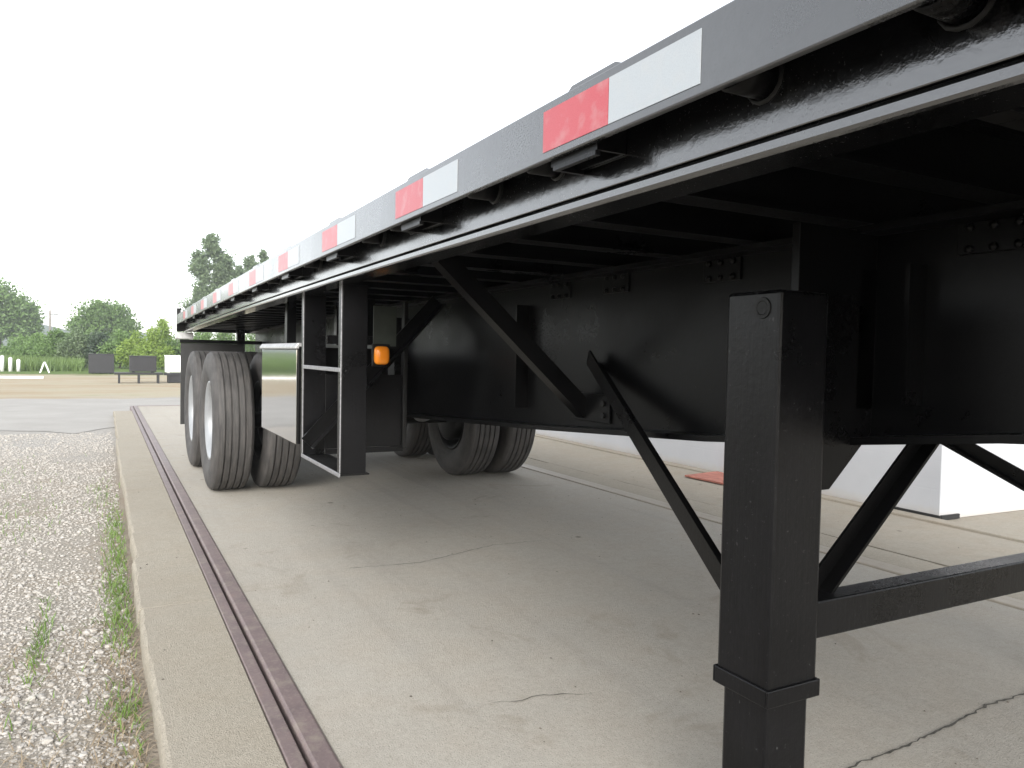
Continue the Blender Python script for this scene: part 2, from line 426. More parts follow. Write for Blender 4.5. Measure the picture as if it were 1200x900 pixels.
pv = MB().box(3.914, 16, -6, 15.4, GZ-.1, -.006, 6).build('pavement', M_PAVE); tag(pv, 'tan concrete pavement beside the white building', 'pavement', kind='structure')

# loose gravel
def gravel():
    t = (1+5**.5)/2
    ico = np.array([(-1,t,0),(1,t,0),(-1,-t,0),(1,-t,0),(0,-1,t),(0,1,t),(0,-1,-t),(0,1,-t),(t,0,-1),(t,0,1),(-t,0,-1),(-t,0,1)], float); ico /= np.linalg.norm(ico[0])
    fi = np.array([(0,11,5),(0,5,1),(0,1,7),(0,7,10),(0,10,11),(1,5,9),(5,11,4),(11,10,2),(10,7,6),(7,1,8),(3,9,4),(3,4,2),(3,2,6),(3,6,8),(3,8,9),(4,9,5),(2,4,11),(6,2,10),(8,6,7),(9,8,1)])
    N = 95000; u = rng.random(N)
    y = 1.1+10.5*u**1.55; x = .10-rng.random(N)**.9*(.55+.34*y)
    sz = rng.lognormal(math.log(.0041), .40, N)*(1+.06*y)
    keep = ~((rng.random(N) < .55) & (np.sin(x*5.1+y*1.7)+np.sin(y*2.9-x*3.3) > .9)) & (x < .105-sz)
    x, y, sz = x[keep], y[keep], sz[keep]; n = len(x)
    v = ico[None]*(1+.28*(rng.random((n,12,1))-.5))*(np.array([1,1,.62])*(1+.7*(rng.random((n,1,3))-.5)))
    a = rng.random(n)*6.283; ca, sa = np.cos(a)[:,None], np.sin(a)[:,None]
    X = v[:,:,0]*ca-v[:,:,1]*sa; Yv = v[:,:,0]*sa+v[:,:,1]*ca; Z = v[:,:,2]
    s_ = sz[:,None]
    V = np.stack([x[:,None]+X*s_, y[:,None]+Yv*s_, GZ+.2*s_+Z*s_], -1).reshape(-1,3)
    Fc = (fi[None]+12*np.arange(n)[:,None,None]).reshape(-1,3)
    m = NT('limestone_chips'); vor = m.noise(38, 2, .5); f = m.noise(140, 3)
    c = m.ramp(vor, [(.28,(.19,.168,.14)),(.45,(.285,.265,.238)),(.6,(.345,.328,.303)),(.75,(.27,.228,.188))])
    c = m.mix(m.ramp(f, [(.4,0.),(.7,.35)]), c, (.42,.40,.37))
    return quick('gravel', V, Fc, m.set(Base_Color=c, Roughness=.9))
tag(gravel(), 'loose pale crushed stone lying beside the concrete kerb', 'gravel', kind='stuff')

# grass tufts and straw by the kerb
def leaf_mat(name, lo, hi, sc=3.0, trans=.45, rough=.55):
    n = NT(name); a = n.noise(sc, 3); b = n.noise(sc*9, 2)
    c = n.mix(n.ramp(b, [(.35,0.),(.7,.6)]), n.ramp(a, [(.3,lo),(.7,hi)]), tuple(q*1.3 for q in hi))
    tr = n.t.nodes.new('ShaderNodeBsdfTranslucent'); ms = n.t.nodes.new('ShaderNodeMixShader'); ms.inputs[0].default_value = trans
    n.set(Base_Color=c, Roughness=rough); n.link(c, tr.inputs[0])
    n.link(n.b.outputs[0], ms.inputs[1]); n.link(tr.outputs[0], ms.inputs[2]); n.link(ms.outputs[0], n.out.inputs[0])
    return n.m
M_GRASS = leaf_mat('grass_blade', (.09,.16,.03), (.17,.27,.06)); M_STRAW = leaf_mat('dry_straw', (.17,.125,.08), (.26,.205,.135), trans=.15)
def blades(name, cx, cy, h, wid, lean, mat):
    n = len(cx); a = rng.random(n)*6.283; l = lean*(.3+rng.random(n)); hh = h*(.45+.75*rng.random(n))
    dx, dy = np.cos(a), np.sin(a); px, py = -dy*wid/2, dx*wid/2
    z0 = np.full(n, GZ-.002)
    P = lambda t, k: np.stack([cx+dx*l*hh*t**1.6+px*k, cy+dy*l*hh*t**1.6+py*k, z0+hh*t*(1-.25*l*t)], -1)
    V = np.stack([P(0,-1),P(0,1),P(.55,.8),P(.55,-.8),P(1,.08),P(1,-.08)], 1).reshape(-1,3)
    b = 6*np.arange(n)[:,None]; Fq = np.concatenate([b+np.array([0,1,2,3]), b+np.array([3,2,4,5])])
    return quick(name, V, Fq, mat)
def clumps(spec):
    X, Y = [], []
    for x, y, r, ry, n in spec:
        X.append(x+rng.normal(0, r, n)); Y.append(y+rng.normal(0, ry, n))
    X, Y = np.concatenate(X), np.concatenate(Y); k = X < .108; return X[k], Y[k]
gx, gy = clumps([(.06,5.3,.04,.35,260),(.05,4.5,.04,.3,240),(.06,3.95,.035,.22,260),(.05,3.45,.04,.18,240),(.06,2.62,.035,.1,130),(-.22,3.4,.02,.3,140),(-.62,4.3,.08,.25,150),(-.55,5.6,.2,.5,160),(.0,6.6,.06,.5,120),(-.9,7.5,.3,.8,200),(-.3,2.9,.2,.3,60),(-.6,3.0,.08,.1,70),(.08,1.9,.02,.3,60)])
tag(blades('grass', gx, gy, .05, .0042, .9, M_GRASS), 'green grass tufts sprouting along the kerb edge', 'grass', kind='stuff')
sx, sy = clumps([(.07,2.9,.04,.9,450),(.04,2.2,.06,.4,260),(-.2,2.3,.12,.25,200),(-.35,2.05,.15,.2,380),(-.1,2.0,.15,.25,450),(.06,2.4,.04,.5,450),(-.45,2.6,.15,.12,150),(-.2,3.2,.1,.3,200),(.05,5,.05,1.2,300)])
tag(blades('straw', sx, sy, .045, .0028, 2.2, M_STRAW), 'dry brown straw and weeds lying in the gravel', 'straw', kind='stuff')

# ------------------------------------------------------------------ flatbed trailer
L0, WID = .669, 2.60; XC = L0+WID/2; L1 = L0+WID
YF, YR = -.85, 8.72  # front end cut short, out of view, so light reaches the slab
def cam_z(y): return -.0012*(y-1)**2 if y > 1 else 0.
def warp(m): return m.warp(lambda x, y, z: (x, y, z+cam_z(y)))
T = empty('flatbed_trailer', (XC, 6.1, 0))
tag(T, 'black flatbed semi trailer with red and white reflective tape parked on the scale', 'trailer')
mir = lambda x: 2*XC-x
def mbx(m, a, b, *r):
    return m.box(min(a,b), max(a,b), *r)

for sgn in (0, 1):
    q = (lambda x: x) if sgn == 0 else mir
    warp(mbx(MB(), q(L0), q(L0+.012), YF, YR, 1.388, 1.486, 40)).build('rub_rail', M_RAIL, T, .0025)
    warp(mbx(MB(), q(.739), q(.748), YF, YR, 1.3345, 1.486, 40)).build('side_rail', M_GLOSS, T, .002)
    m = MB(); mbx(m, q(.733), q(.812), YF, YR, 1.309, 1.3315, 40)
    warp(m).build('rail_flange', M_GLOSS, T, .006)
PITCH = .757
for sgn in (0, 1):
    q = (lambda x: x) if sgn == 0 else mir
    warp(mbx(MB(), q(L0+.0125), q(.7385), YF, YR, 1.4785, 1.4855, 40)).build('gap_shade_plate', M_PAINT, T)  # added plate closing the gap above, so the rail recess falls dark
# stake pockets, pipe spools, tape
pk = MB()
for a in ((.682,.738,-.07,-.064),(.682,.738,.064,.07),(.682,.688,-.064,.064),(.732,.738,-.064,.064)): pk.box(a[0],a[1],a[2],a[3],1.378,1.478)
pk_me = pk.mesh('stake_pocket'); pk_me.materials.append(M_PAINT)
lip_me = MB().box(.680,.690,-.068,.060,1.370,1.3775).box(.690,.739,.052,.060,1.370,1.3775).mesh('pocket_lip'); lip_me.materials.append(M_STEELP)
capm = MB().prism([(-.085,1.4865),(-.07,1.493),(.05,1.493),(.062,1.4865)], 'x', .672, .742).mesh('pocket_cap'); capm.materials.append(M_RAIL)
sp = MB().lathe([(.682,.017),(.738,.017),(.738,.0255),(.682,.0255)], 'x', 20, (0,0,1.408), True, True).mesh('pipe_spool'); sp.materials.append(M_PAINT)
weld = MB().lathe([(.7375,.0255),(.734,.029),(.7385,.032)], 'x', 14, (0,0,1.408)).mesh('weld_bead'); weld.materials.append(M_DULL)
def flip_mesh(me, name):
    c = me.copy(); c.name = name
    co = np.empty(len(c.vertices)*3, np.float32); c.vertices.foreach_get('co', co); co = co.reshape(-1,3); co[:,0] = 2*XC-co[:,0]
    c.vertices.foreach_set('co', co.ravel()); c.flip_normals(); c.update(); return c
tp = {}
def tape_mesh(w, mat, nm):
    me = MB().box(L0-.0012, L0-.0002, -w/2, w/2, 1.402, 1.4715).mesh(nm); me.materials.append(mat); return me
RED_ME = tape_mesh(.192, M_RED, 'red_tape'); WH_ME = tape_mesh(.2, M_WTAPE, 'white_tape')
for sgn in (0, 1):
    ms = [pk_me, lip_me, capm, sp, weld, RED_ME, WH_ME]
    if sgn: ms = [flip_mesh(a, a.name) for a in ms]
    for k in range(-3, 11):
        j = .955+PITCH*k
        if YF+.15 < j+.118 < YR-.1:
            y = j+.118; z = cam_z(y)
            o = mesh_obj('stake_pocket', ms[0], None, T, (0,y,z)); mesh_obj('pocket_lip', ms[1], None, o, (0,y,z)); mesh_obj('pocket_cap', ms[2], None, o, (0,j+.06,cam_z(j)))
        if YF+.2 < j < YR-.22:
            mesh_obj('red_tape', ms[5], None, T, (0,j+.097,cam_z(j+.1))); mesh_obj('white_tape', ms[6], None, T, (0,j-.1005,cam_z(j-.1)))
        for dy in (.457, .714):
            y = dy+PITCH*k
            if YF+.1 < y < YR-.1:
                o = mesh_obj('pipe_spool', ms[3], None, T, (0,y,cam_z(y))); mesh_obj('weld_bead', ms[4], None, o, (0,y,cam_z(y)))

# deck boards and crossmembers
nb = 9; bw_ = (WID-.17)/nb
for i in range(nb):
    x = .754+i*bw_
    warp(MB().box(x+.003, x+bw_-.003, YF+.02, YR-.02, 1.447, 1.482, 30)).build('deck_board', M_WOOD, T)
cm = MB()
cm.box(.750,mir(.750),-.003,.003,1.347,1.440); cm.box(.750,mir(.750),-.034,.034,1.340,1.347); cm.box(.750,mir(.750),-.034,.034,1.440,1.4465)
cm_me = cm.mesh('crossmember'); cm_me.materials.append(M_PAINT)
y = YF+.1
while y < YR-.05:
    mesh_obj('crossmember', cm_me, None, T, (0, y, cam_z(y))); y += .305
warp(MB().box(.75, mir(.75), YF-.03, YF, 1.31, 1.486)).build('front_plate', M_PAINT, T)
rp = MB(); rp.box(L0, L1, YR+.001, YR+.05, 1.315, 1.486)
warp(rp).build('rear_plate', M_PAINT, T, .004)
for x in (L0+.004, L1-.044):
    warp(MB().box(x, x+.04, YR+.052, YR+.062, 1.33, 1.56)).build('corner_post', M_DULL, T)

# main beams (fish-belly I-beams)
bot = [(YF,1.09),(-.6,1.05),(.2,.975),(.77,.93),(1.1,.89),(1.52,.852),(2.46,.797),(3.66,.742),(4.3,.725),(4.75,.75),(5.3,.93),(5.6,.985),(7,.99),(YR,1.0)]
def beam(xc):
    zt = lambda y: 1.338+cam_z(y)
    ys_ = [p[0] for p in bot]
    web = MB()
    for x in (xc-.006, xc+.006):
        for y, z in bot: web.v += [(x,y,z),(x,y,zt(y))]
    n = len(bot)
    for k in range(n-1):
        for a in (0, 2*n): web.f.append((a+2*k,a+2*k+2,a+2*k+3,a+2*k+1)); web.sm.append(False)
    b = web.build('main_beam', M_PAINT, T, fix=False)
    for nm, zz, t in (('bottom_flange', lambda y, z: z-.009, .016), ('top_flange', lambda y, z: zt(y)-.008, .014)):
        fl = MB()
        for y, z in bot:
            c = zz(y, z); fl.v += [(xc-.075,y,c-t/2),(xc+.075,y,c-t/2),(xc+.075,y,c+t/2),(xc-.075,y,c+t/2)]
        for k in range(n-1):
            a = 4*k
            for i in range(4): fl.f.append((a+i,a+(i+1)%4,a+4+(i+1)%4,a+4+i)); fl.sm.append(False)
        fl.f += [(0,3,2,1),tuple(4*(n-1)+i for i in range(4))]; fl.sm += [False]*2
        fl.build(nm, M_PAINT, b)
    def zb(y): return float(np.interp(y, ys_, [p[1] for p in bot]))
    s = -1 if xc < XC else 1
    for y in (.5,.968,1.08,2.6,4.0):
        m = MB(); x0, x1 = sorted((xc+s*.0065, xc+s*.06))
        m.box(x0, x1, y-.005, y+.005, zb(y)+.06, 1.25).build('stiffener', M_PAINT, b)
    # clip plates with bolt heads where the crossmembers sit on the beam
    for y in (.83,1.54,2.02,2.36):
        o = None
        x0, x1 = sorted((xc+s*.0065, xc+s*.013))
        pl = MB().box(x0, x1, y-.07, y+.07, 1.262, 1.322).build('clip_plate', M_PAINT, b, .002)
        # bolts belong to the clip plate mesh family: sub-parts of the beam
        for dy in (-.045, 0, .045):
            for dz in (.028,-.012):
                MB().lathe([(0,.0001),(0,.008),(s*.006,.008),(s*.008,.005),(s*.011,.0001)], 'x', 8, (xc+s*.013, y+dy, 1.284+dz), False).build('bolt', M_PAINT, b)
    return b
XB = 1.469
beam(XB); beam(mir(XB))

# landing gear
def leg(q, s):
    """q maps near-side x to this side; s = outward direction"""
    def bx_(m, a, b, *r): x0, x1 = sorted((q(a), q(b))); return m.box(x0, x1, *r)
    o = bx_(MB(), 1.09, 1.222, .998, 1.133, .412, 1.183).build('landing_leg', M_STEELP, T, .007)
    c = MB(); 
    bx_(c, 1.085, 1.227, .993, .998, .402, .436); bx_(c, 1.085, 1.227, 1.133, 1.138, .402, .436)
    bx_(c, 1.085, 1.09, .998, 1.133, .402, .436); bx_(c, 1.222, 1.227, .998, 1.133, .402, .436)
    c.build('collar', M_STEELP, o, .004)
    bx_(MB(), 1.100, 1.212, 1.008, 1.123, .06, .435).build('lower_tube', M_STEELP, o, .007)
    MB().lathe([(.0025,.001),(.0025,.012),(.0015,.014),(.0015,.020),(.0045,.021),(.006,.021),(.006,.001)], 'x', 16, (q(1.086), 1.04, 1.15), False).build('pivot_plug', M_DULL, o)
    f = MB(); bx_(f, 1.02, 1.292, .93, 1.2, .004, .014); bx_(f, 1.09, 1.222, .975, 1.155, .014, .058)
    f.build('sand_shoe', M_STEELP, o, .003)
    # wing plate to the beam, lower edge sloping
    w = MB().prism([(q(1.223),1.33),(q(XB-.008),1.33),(q(XB-.008),.90),(q(1.335),.785),(q(1.223),.785)], 'y', 1.075, 1.095)
    w.build('wing_plate', M_PAINT, o, .002)
    return o
leg(lambda x: x, -1); leg(mir, 1)
m = MB(); m.box(1.223, mir(1.223), 1.045, 1.100, .488, .565); m.build('leg_crossbar', M_STEELP, T, .004)
# lateral braces between the legs, meeting at the middle under the beams
for q in ((lambda x: x), mir):
    MB().angle((q(1.228),1.112,.45), (q(1.80),1.112,.955), .040, .007, (0,0,1), 1 if q(0) == 0 else -1).build('leg_brace', M_PAINT, T)
    MB().angle((q(1.16),1.136,.50), (q(1.425),2.13,1.03), .05, .008, (0,0,1), 1 if q(0) == 0 else -1).build('stay_brace', M_PAINT, T)
    MB().angle((q(.90),2.17,1.335), (q(1.455),2.17,.84), .055, .008, (0,1,0), 1 if q(0) == 0 else -1).build('knee_brace', M_PAINT, T)
    a, b = sorted((q(XB-.0066), q(XB-.016)))
    br = MB().box(a, b, 2.03, 2.25, .835, .93).build('brace_bracket', M_PAINT, T, .002)
    for yy, zz in ((2.06,.90),(2.06,.86),(2.22,.90),(2.22,.86)):
        x0 = q(XB-.016); sg = -1 if q(0) == 0 else 1
        MB().lathe([(0,.0001),(0,.01),(sg*.009,.01),(sg*.009,.0001)], 'x', 8, (x0,yy,zz), False).build('bolt', M_DULL, br)

# storage rack of angle iron
for q in ((lambda x: x),):
    tr = MB().box(.79, .905, 2.84, 3.46, .580, .586).build('storage_rack', M_DULL, T)
    def rk(nm, mat, *b): return MB().box(*b).build(nm, mat, tr, .002)
    rk('edge_strip', M_WORN_SKYLIT, .7840,.7895, 2.832,3.47,.576,.592)  # pale worn strips with caught sky light painted into their colour
    for y in (2.835, 3.455):
        rk('post', M_STEELP, .790,.888, y-.004,y+.004,.587,1.309); rk('edge_strip', M_WORN_SKYLIT, .785,.7895, y-.004,y+.002,.593,1.306)
        rk('post_flange', M_STEELP, .790,.796, y+.0045,y+.05,.587,1.309)
    rk('shelf_bar', M_WORN_SKYLIT, .783,.800, 2.842,3.447,.977,.993)
    rk('back_panel', M_STEELP, .8885,1.255, 3.452,3.458,.61,.95); rk('panel_lip', M_STEELP, .8885,1.262, 3.440,3.4515,.585,.61)
    rk('panel_edge', M_DULL, 1.2555,1.275, 3.43,3.47,.60,1.30); rk('top_rail', M_STEELP, .889,1.255, 3.44,3.46,1.09,1.13)
    MB().angle((.815,3.40,.625),(1.43,3.40,1.29),.062,.007,(0,0,1)).build('rack_brace', M_PAINT, tr)
    MB().bar((.815,3.388,.622),(1.13,3.388,.9625),.008,.008).build('edge_strip', M_WORN_SKYLIT, tr)
# side marker lamp hung on the brace
lp = MB().box(1.080,1.165,3.370,3.385,.99,1.095).build('marker_lamp', M_DULL, T, .004)
def squircle(n, a, b, p=4.):
    return [(a*math.copysign(abs(math.cos(t))**(2/p), math.cos(t)), b*math.copysign(abs(math.sin(t))**(2/p), math.sin(t))) for t in [2*math.pi*i/n for i in range(n)]]
ln = MB(); ring = squircle(24, 1, 1); lv = []
for yy, r_ in ((3.3695,.034),(3.352,.034),(3.342,.031),(3.336,.025),(3.334,.012)): lv += [(1.122+x*r_, yy, 1.042+z*r_*1.25) for x, z in ring]
ln.add(lv, [(i*24+k,i*24+(k+1)%24,(i+1)*24+(k+1)%24,(i+1)*24+k) for i in range(4) for k in range(24)]+[tuple(96+k for k in range(24))], True); ln.build('amber_lens', M_AMBER, lp)
MB().box(1.09,1.20,3.386,3.392,1.085,1.27).build('reflection_plate', simple('green_reflection_tint', (.035,.042,.034), .45), lp)  # plate above the lamp, its green-grey colour paints in a reflection

# polished toolbox
tb = MB().box(.806,1.25,3.64,4.545,.612,1.074).build('toolbox', M_PAINT, T, .004)
MB().box(.800,.8055,3.65,4.54,.612,1.062).build('door', M_STAIN, tb, .002)
MB().prism([(.788,1.066),(.788,1.075),(.802,1.093),(.85,1.093),(.85,1.0755),(.805,1.0755),(.805,1.066)], 'y', 3.615, 4.555).build('lid_lip', M_GALV, tb, .002)
for x in (.9, 1.18):
    for y in (3.8, 4.35): MB().box(x, x+.05, y, y+.06, 1.094, 1.33).build('hanger_strap', M_PAINT, tb)

# wheels, axles, suspension
TR, TW = .522, .142     # tyre radius, half width
tprof = [(-.10,.285),(-.128,.33),(-TW,.40),(-.140,.445),(-.131,.485),(-.122,.505),(-.108,.517)]
gro = [-.068,-.024,.024,.068]
for gx_ in gro: tprof += [(gx_-.0055,TR),(gx_-.0045,TR-.016),(gx_+.0045,TR-.016),(gx_+.0055,TR)]
tprof += [(.108,.517),(.122,.505),(.131,.485),(.140,.445),(TW,.40),(.128,.33),(.10,.285)]
ty_me = MB().lathe(tprof, 'x', 72, (0,0,0), True).mesh('tyre'); ty_me.materials.append(M_TIRE)
# flatten smooth shading across grooves
ty_me.set_sharp_from_angle(angle=R_(28))
ty_me.update()
def rim_mesh(d, inner=False):    # d: direction of the dish (outer side), profile in x
    pr = [(-.105*d,.296),(-.112*d,.300),(-.112*d,.286),(-.09*d,.268),(.02*d,.252),(.085*d,.262),(.105*d,.284),(.112*d,.298),(.118*d,.298),(.116*d,.284),(.09*d,.25),(-.04*d,.235),(-.075*d,.205),(-.08*d,.16),(-.072*d,.12),(-.072*d,.0005)]
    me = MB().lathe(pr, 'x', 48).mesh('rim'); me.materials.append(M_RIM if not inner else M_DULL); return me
def hub_mesh(d):
    m = MB().lathe([(-.074*d,.11),(.02*d,.105),(.045*d,.07),(.06*d,.065),(.062*d,.0005)], 'x', 24)
    for k in range(10):
        a = 2*math.pi*k/10; m.lathe([(-.075*d,.016),(-.04*d,.016),(-.036*d,.0005)], 'x', 6, (0,.143*math.cos(a),.143*math.sin(a)), False)
    me = m.mesh('hub'); me.materials.append(M_HUB); return me
RM = {1: rim_mesh(1), -1: rim_mesh(-1)}; RI = {1: rim_mesh(1, True), -1: rim_mesh(-1, True)}; HM = {1: hub_mesh(1), -1: hub_mesh(-1)}
AX = (6.10, 7.40)
for ya in AX:
    for x, d in ((.811,-1),(1.158,1),(mir(1.158),-1),(mir(.811),1)):
        w = mesh_obj('wheel', (RM if x < .9 or x > 3 else RI)[d], None, T, (x, ya, TR)); mesh_obj('tyre', ty_me, None, w, (x, ya, TR))
        if x < .9 or x > 3: mesh_obj('hub', HM[d], None, w, (x, ya, TR))
    a = MB().tube([(1.0,ya,TR),(mir(1.0),ya,TR)], .062, 16).build('axle', M_DULL, T)
    for s in (0, 1):
        q = (lambda x: x) if s == 0 else mir; d = 1 if s == 0 else -1
        MB().lathe([(0,.1),(0,.205),(.02,.212),(.20,.212),(.215,.19),(.215,.001)] if d > 0 else [(0,.1),(0,.205),(-.02,.212),(-.20,.212),(-.215,.19),(-.215,.001)], 'x', 32, (q(1.10),ya,TR)).build('brake_drum', M_DULL, a)
        MB().lathe([(-.08,.001),(-.08,.075),(-.01,.09),(.01,.09),(.08,.075),(.08,.001)], 'y', 20, (q(1.62),ya-.22,TR+.06)).build('brake_chamber', M_HUB, a)
        sp_ = MB(); 
        for k, ln_ in enumerate((.58,.52,.42,.30)):
            zz = TR+.075+.0*k
            pts = [(t*ln_, zz+.012*k+.10*(t*ln_/.58)**2*1.0-.0) for t in np.linspace(-1,1,9)]
            x0, x1 = sorted((q(XB-.045), q(XB+.045)))
            poly = [(ya+u, v) for u, v in pts]+[(ya+u, v+.011) for u, v in pts[::-1]]
            n_ = len(poly)//2
            vs = [(x0,a_,b_) for a_,b_ in poly]+[(x1,a_,b_) for a_,b_ in poly]; N2 = len(poly)
            fs = [(i,(i+1)%N2,N2+(i+1)%N2,N2+i) for i in range(N2)]+[(i,i+1,N2-2-i,N2-1-i) for i in range(n_-1)]+[(N2+i,N2+i+1,N2+N2-2-i,N2+N2-1-i) for i in range(n_-1)]
            sp_.add(vs, fs)
        sp_.build('leaf_spring', M_DULL, a)
for s in (0, 1):
    q = (lambda x: x) if s == 0 else mir
    for yh in (5.46, 6.75, 8.04):
        x0, x1 = sorted((q(XB-.07), q(XB+.07)))
        MB().prism([(yh-.10,1.0),(yh+.10,1.0),(yh+.06,.66),(yh-.06,.66)], 'x', x0, x1).build('spring_hanger', M_PAINT, T, .004)
    x0, x1 = sorted((q(.672), q(1.285)))
    fl = MB().box(x0, x1, 8.29, 8.302, .30, 1.118).build('mud_flap', M_RUBBER_FLAP, T, .003)
    x0, x1 = sorted((q(.664), q(1.46)))
    MB().box(x0, x1, 8.275, 8.315, 1.119, 1.155).build('flap_bar', M_PAINT, fl, .004)
    x0, x1 = sorted((q(.655), q(.83)))
    warp(MB().box(x0, x1, 8.70, 8.765, 1.235, 1.305)).build('rear_corner_box', M_GALV, T, .006)  # pale grey box at each rear corner below the rail
    x0, x1 = sorted((q(1.25), q(1.33)))
    MB().box(x0, x1, 8.55, 8.63, .50, 1.28).build('bumper_post', M_PAINT, T, .006)
MB().box(.98, mir(.98), 8.632, 8.73, .50, .60).build('rear_bumper', M_PAINT, T, .008)
MB().box(1.545, mir(1.545), 8.3, 8.34, 1.02, 1.2).build('rear_crossplate', M_PAINT, T)
# air tank and hose lines between the beams
MB().lathe([(-.40,.001),(-.40,.08),(-.36,.12),(.36,.12),(.40,.08),(.40,.001)], 'x', 24, (XC,5.2,.98)).build('air_tank', M_DULL, T)
MB().tube([(XC-.1,-1,1.30),(XC-.12,1,1.29),(XC-.08,3,1.27),(XC-.1,5.1,1.08)], .011, 8).build('air_hose', M_DULL, T)

# ------------------------------------------------------------------ white building
def wall_mat():
    n = NT('white_wall_paint'); a = n.noise(1.2, 5); st = n.noise(3, 5, .7, n.scale((6,6,.6)))
    c = n.ramp(a, [(.3,(.38,.39,.415)),(.7,(.44,.45,.47))])
    c = n.mix(n.ramp(st, [(.62,0.),(.8,.35)]), c, (.5,.48,.45))
    x, y, z = n.xyz(); 
    dirt = n.math('MULTIPLY', n.ramp(n.math('ADD', z, n.math('MULTIPLY', n.noise(7,5,.7), .10)), [(.05,1.),(.13,0.)]), .5)
    c = n.mix(dirt, c, (.42,.37,.30))
    bt = n.t.nodes.new('ShaderNodeTexBrick'); mp = n.t.nodes.new('ShaderNodeMapping')
    mp.inputs['Rotation'].default_value = (R_(90), 0, 0)
    cmb = n.t.nodes.new('ShaderNodeCombineXYZ'); n.link(n.math('ADD', x, y), cmb.inputs[0]); n.link(z, cmb.inputs[1])
    n.link(cmb.outputs[0], bt.inputs['Vector']); bt.inputs['Scale'].default_value = 1
    bt.inputs['Brick Width'].default_value = .4; bt.inputs['Row Height'].default_value = .2; bt.inputs['Mortar Size'].default_value = .006
    n.bump(n.math('ADD', n.math('MULTIPLY', bt.outputs['Fac'], -.6), n.math('MULTIPLY', n.noise(40,4), .3)), .3, .006)
    return n.set(Base_Color=c, Roughness=.6)
M_WALL = wall_mat()
bc = Vector((4.995, 3.13, -.006)); u = Vector((.03, .99955, 0)); v = Vector((.99955, -.03, 0))
B = empty('white_building', bc); tag(B, 'white painted block building behind the trailer legs', 'building')
def bpt(a, b, z): p = bc+u*a+v*b; return (p.x, p.y, z)
def bbox(a0, a1, b0, b1, z0, z1):
    m = MB(); return m.add([bpt(a,b,z) for z in (z0,z1) for a,b in ((a0,b0),(a1,b0),(a1,b1),(a0,b1))], [(0,1,2,3),(4,7,6,5),(0,4,5,1),(1,5,6,2),(2,6,7,3),(3,7,4,0)])
bbox(0, 6.0, 0, 5, -.005, 2.65).build('wall', M_WALL, B, .006)
bbox(-.12, 6.12, -.12, 5.12, 2.652, 2.80).build('roof', M_GALV, B, .01)
m = MB().box(0,1,0,1,0,1)
bbox(-.014, .45, -.016, -.002, -.002, .028).build('base_trim', M_RUBBER_FLAP, B); bbox(-.018, -.004, -.0015, .19, -.002, .03).build('base_trim', M_RUBBER_FLAP, B)
ft = bbox(-1.1, 6.4, -.13, -.018, -.05, .012).build('footing', M_PAVE, B, .006)

# rusty plate lying by the wall
pl = MB().prism([(4.585,5.23),(4.60,4.77),(4.97,4.80),(5.04,5.30)], 'z', .004, .018).build('steel_plate', M_RUSTPLATE)
tag(pl, 'flat rust-red steel plate lying on the pavement by the white wall', 'steel plate')

# ------------------------------------------------------------------ yard things far behind
def steel_bin(name, label, x, y, w, h, d, mat, z0=GZ):
    t = empty(name, (x, y, z0)); tag(t, label, 'box')
    MB().box(x-w/2, x+w/2, y-d/2, y+d/2, z0+.03, z0+h-.04).build('body', mat, t, .01)
    MB().box(x-w/2-.015, x+w/2+.015, y-d/2-.015, y+d/2+.015, z0+h-.039, z0+h).build('lid', mat, t, .006)
    for s in (-1, 1): MB().box(x+s*w*.35-.04, x+s*w*.35+.04, y-d/2+.05, y+d/2-.05, z0+.001, z0+.029).build('skid', mat, t)
    return t
def trestle(label, x0, x1, y, top, mat, lower=False):
    t = empty('steel_trestle', ((x0+x1)/2, y, GZ)); tag(t, label, 'trestle')
    MB().box(x0, x1, y-.25, y+.25, top-.07, top).build('top_frame', mat, t, .005)
    n = 2 if not lower else 2
    for x in (x0+.14, x0+.14+(x1-x0-.28)*.5, x1-.14):
        for yy in (y-.22, y+.22): MB().box(x-.03, x+.03, yy-.03, yy+.03, GZ+.001, top-.071).build('leg', mat, t)
    if lower: MB().box(x0+.16, x1-.16, y-.2, y+.2, top-.32, top-.072).build('side_panel', mat, t)
    return t
steel_bin('steel_bin', 'black steel bin standing on the dirt at the foot of the shrubs', -.12, 38.5, 1.0, .88, .8, M_BLACKBOX)
trestle('long low black steel trestle carrying a black box', .28, 1.72, 28, .27, M_BLACKBOX)
steel_bin('steel_bin', 'black steel box lying on the long low trestle', 1.12, 28, .80, .55, .45, M_BLACKBOX, .272)
trestle('black steel trestle with closed side panel under a white box', 1.78, 3.4, 28.3, .25, M_BLACKBOX, True)
steel_bin('storage_box', 'white steel box standing on the panelled trestle', 2.12, 28.3, .62, .60, .45, M_WHITE, .252)
for i, x in enumerate((-4.22, -3.90, -3.58)):
    p = MB(); hw = ('tallest','middle','shortest')[i]; p.lathe([(0,.001),(0,.075),(.66-.08*i,.075),(.71-.08*i,.05),(.73-.08*i,.001)], 'z', 14, (x*.96,40.9,GZ))
    tag(p.build('bollard', M_WHITE), '%s of three white posts at the edge of the grass bank' % hw, 'post', 'white posts by the grass')
af = empty('a_frame_stand', (-2.30, 38.8, GZ)); tag(af, 'small white a-frame stand in front of the grass bank', 'stand')
for s in (-1, 1):
    for yy in (-.2,.2): MB().bar((-2.30+s*.17,38.8+yy,GZ+.01),(-2.30+s*.02,38.8+yy,GZ+.46),.04,.035,(0,1,0)).build('leg', M_WHITE, af)
MB().box(-2.33,-2.27,38.55,39.05,GZ+.455,GZ+.485).build('top_rail', M_WHITE, af)
cb = MB().prism([(32.2,GZ),(32.2,GZ+.05),(32.24,GZ+.075),(32.36,GZ+.075),(32.4,GZ+.05),(32.4,GZ)], 'x', -6.5, -1.95)
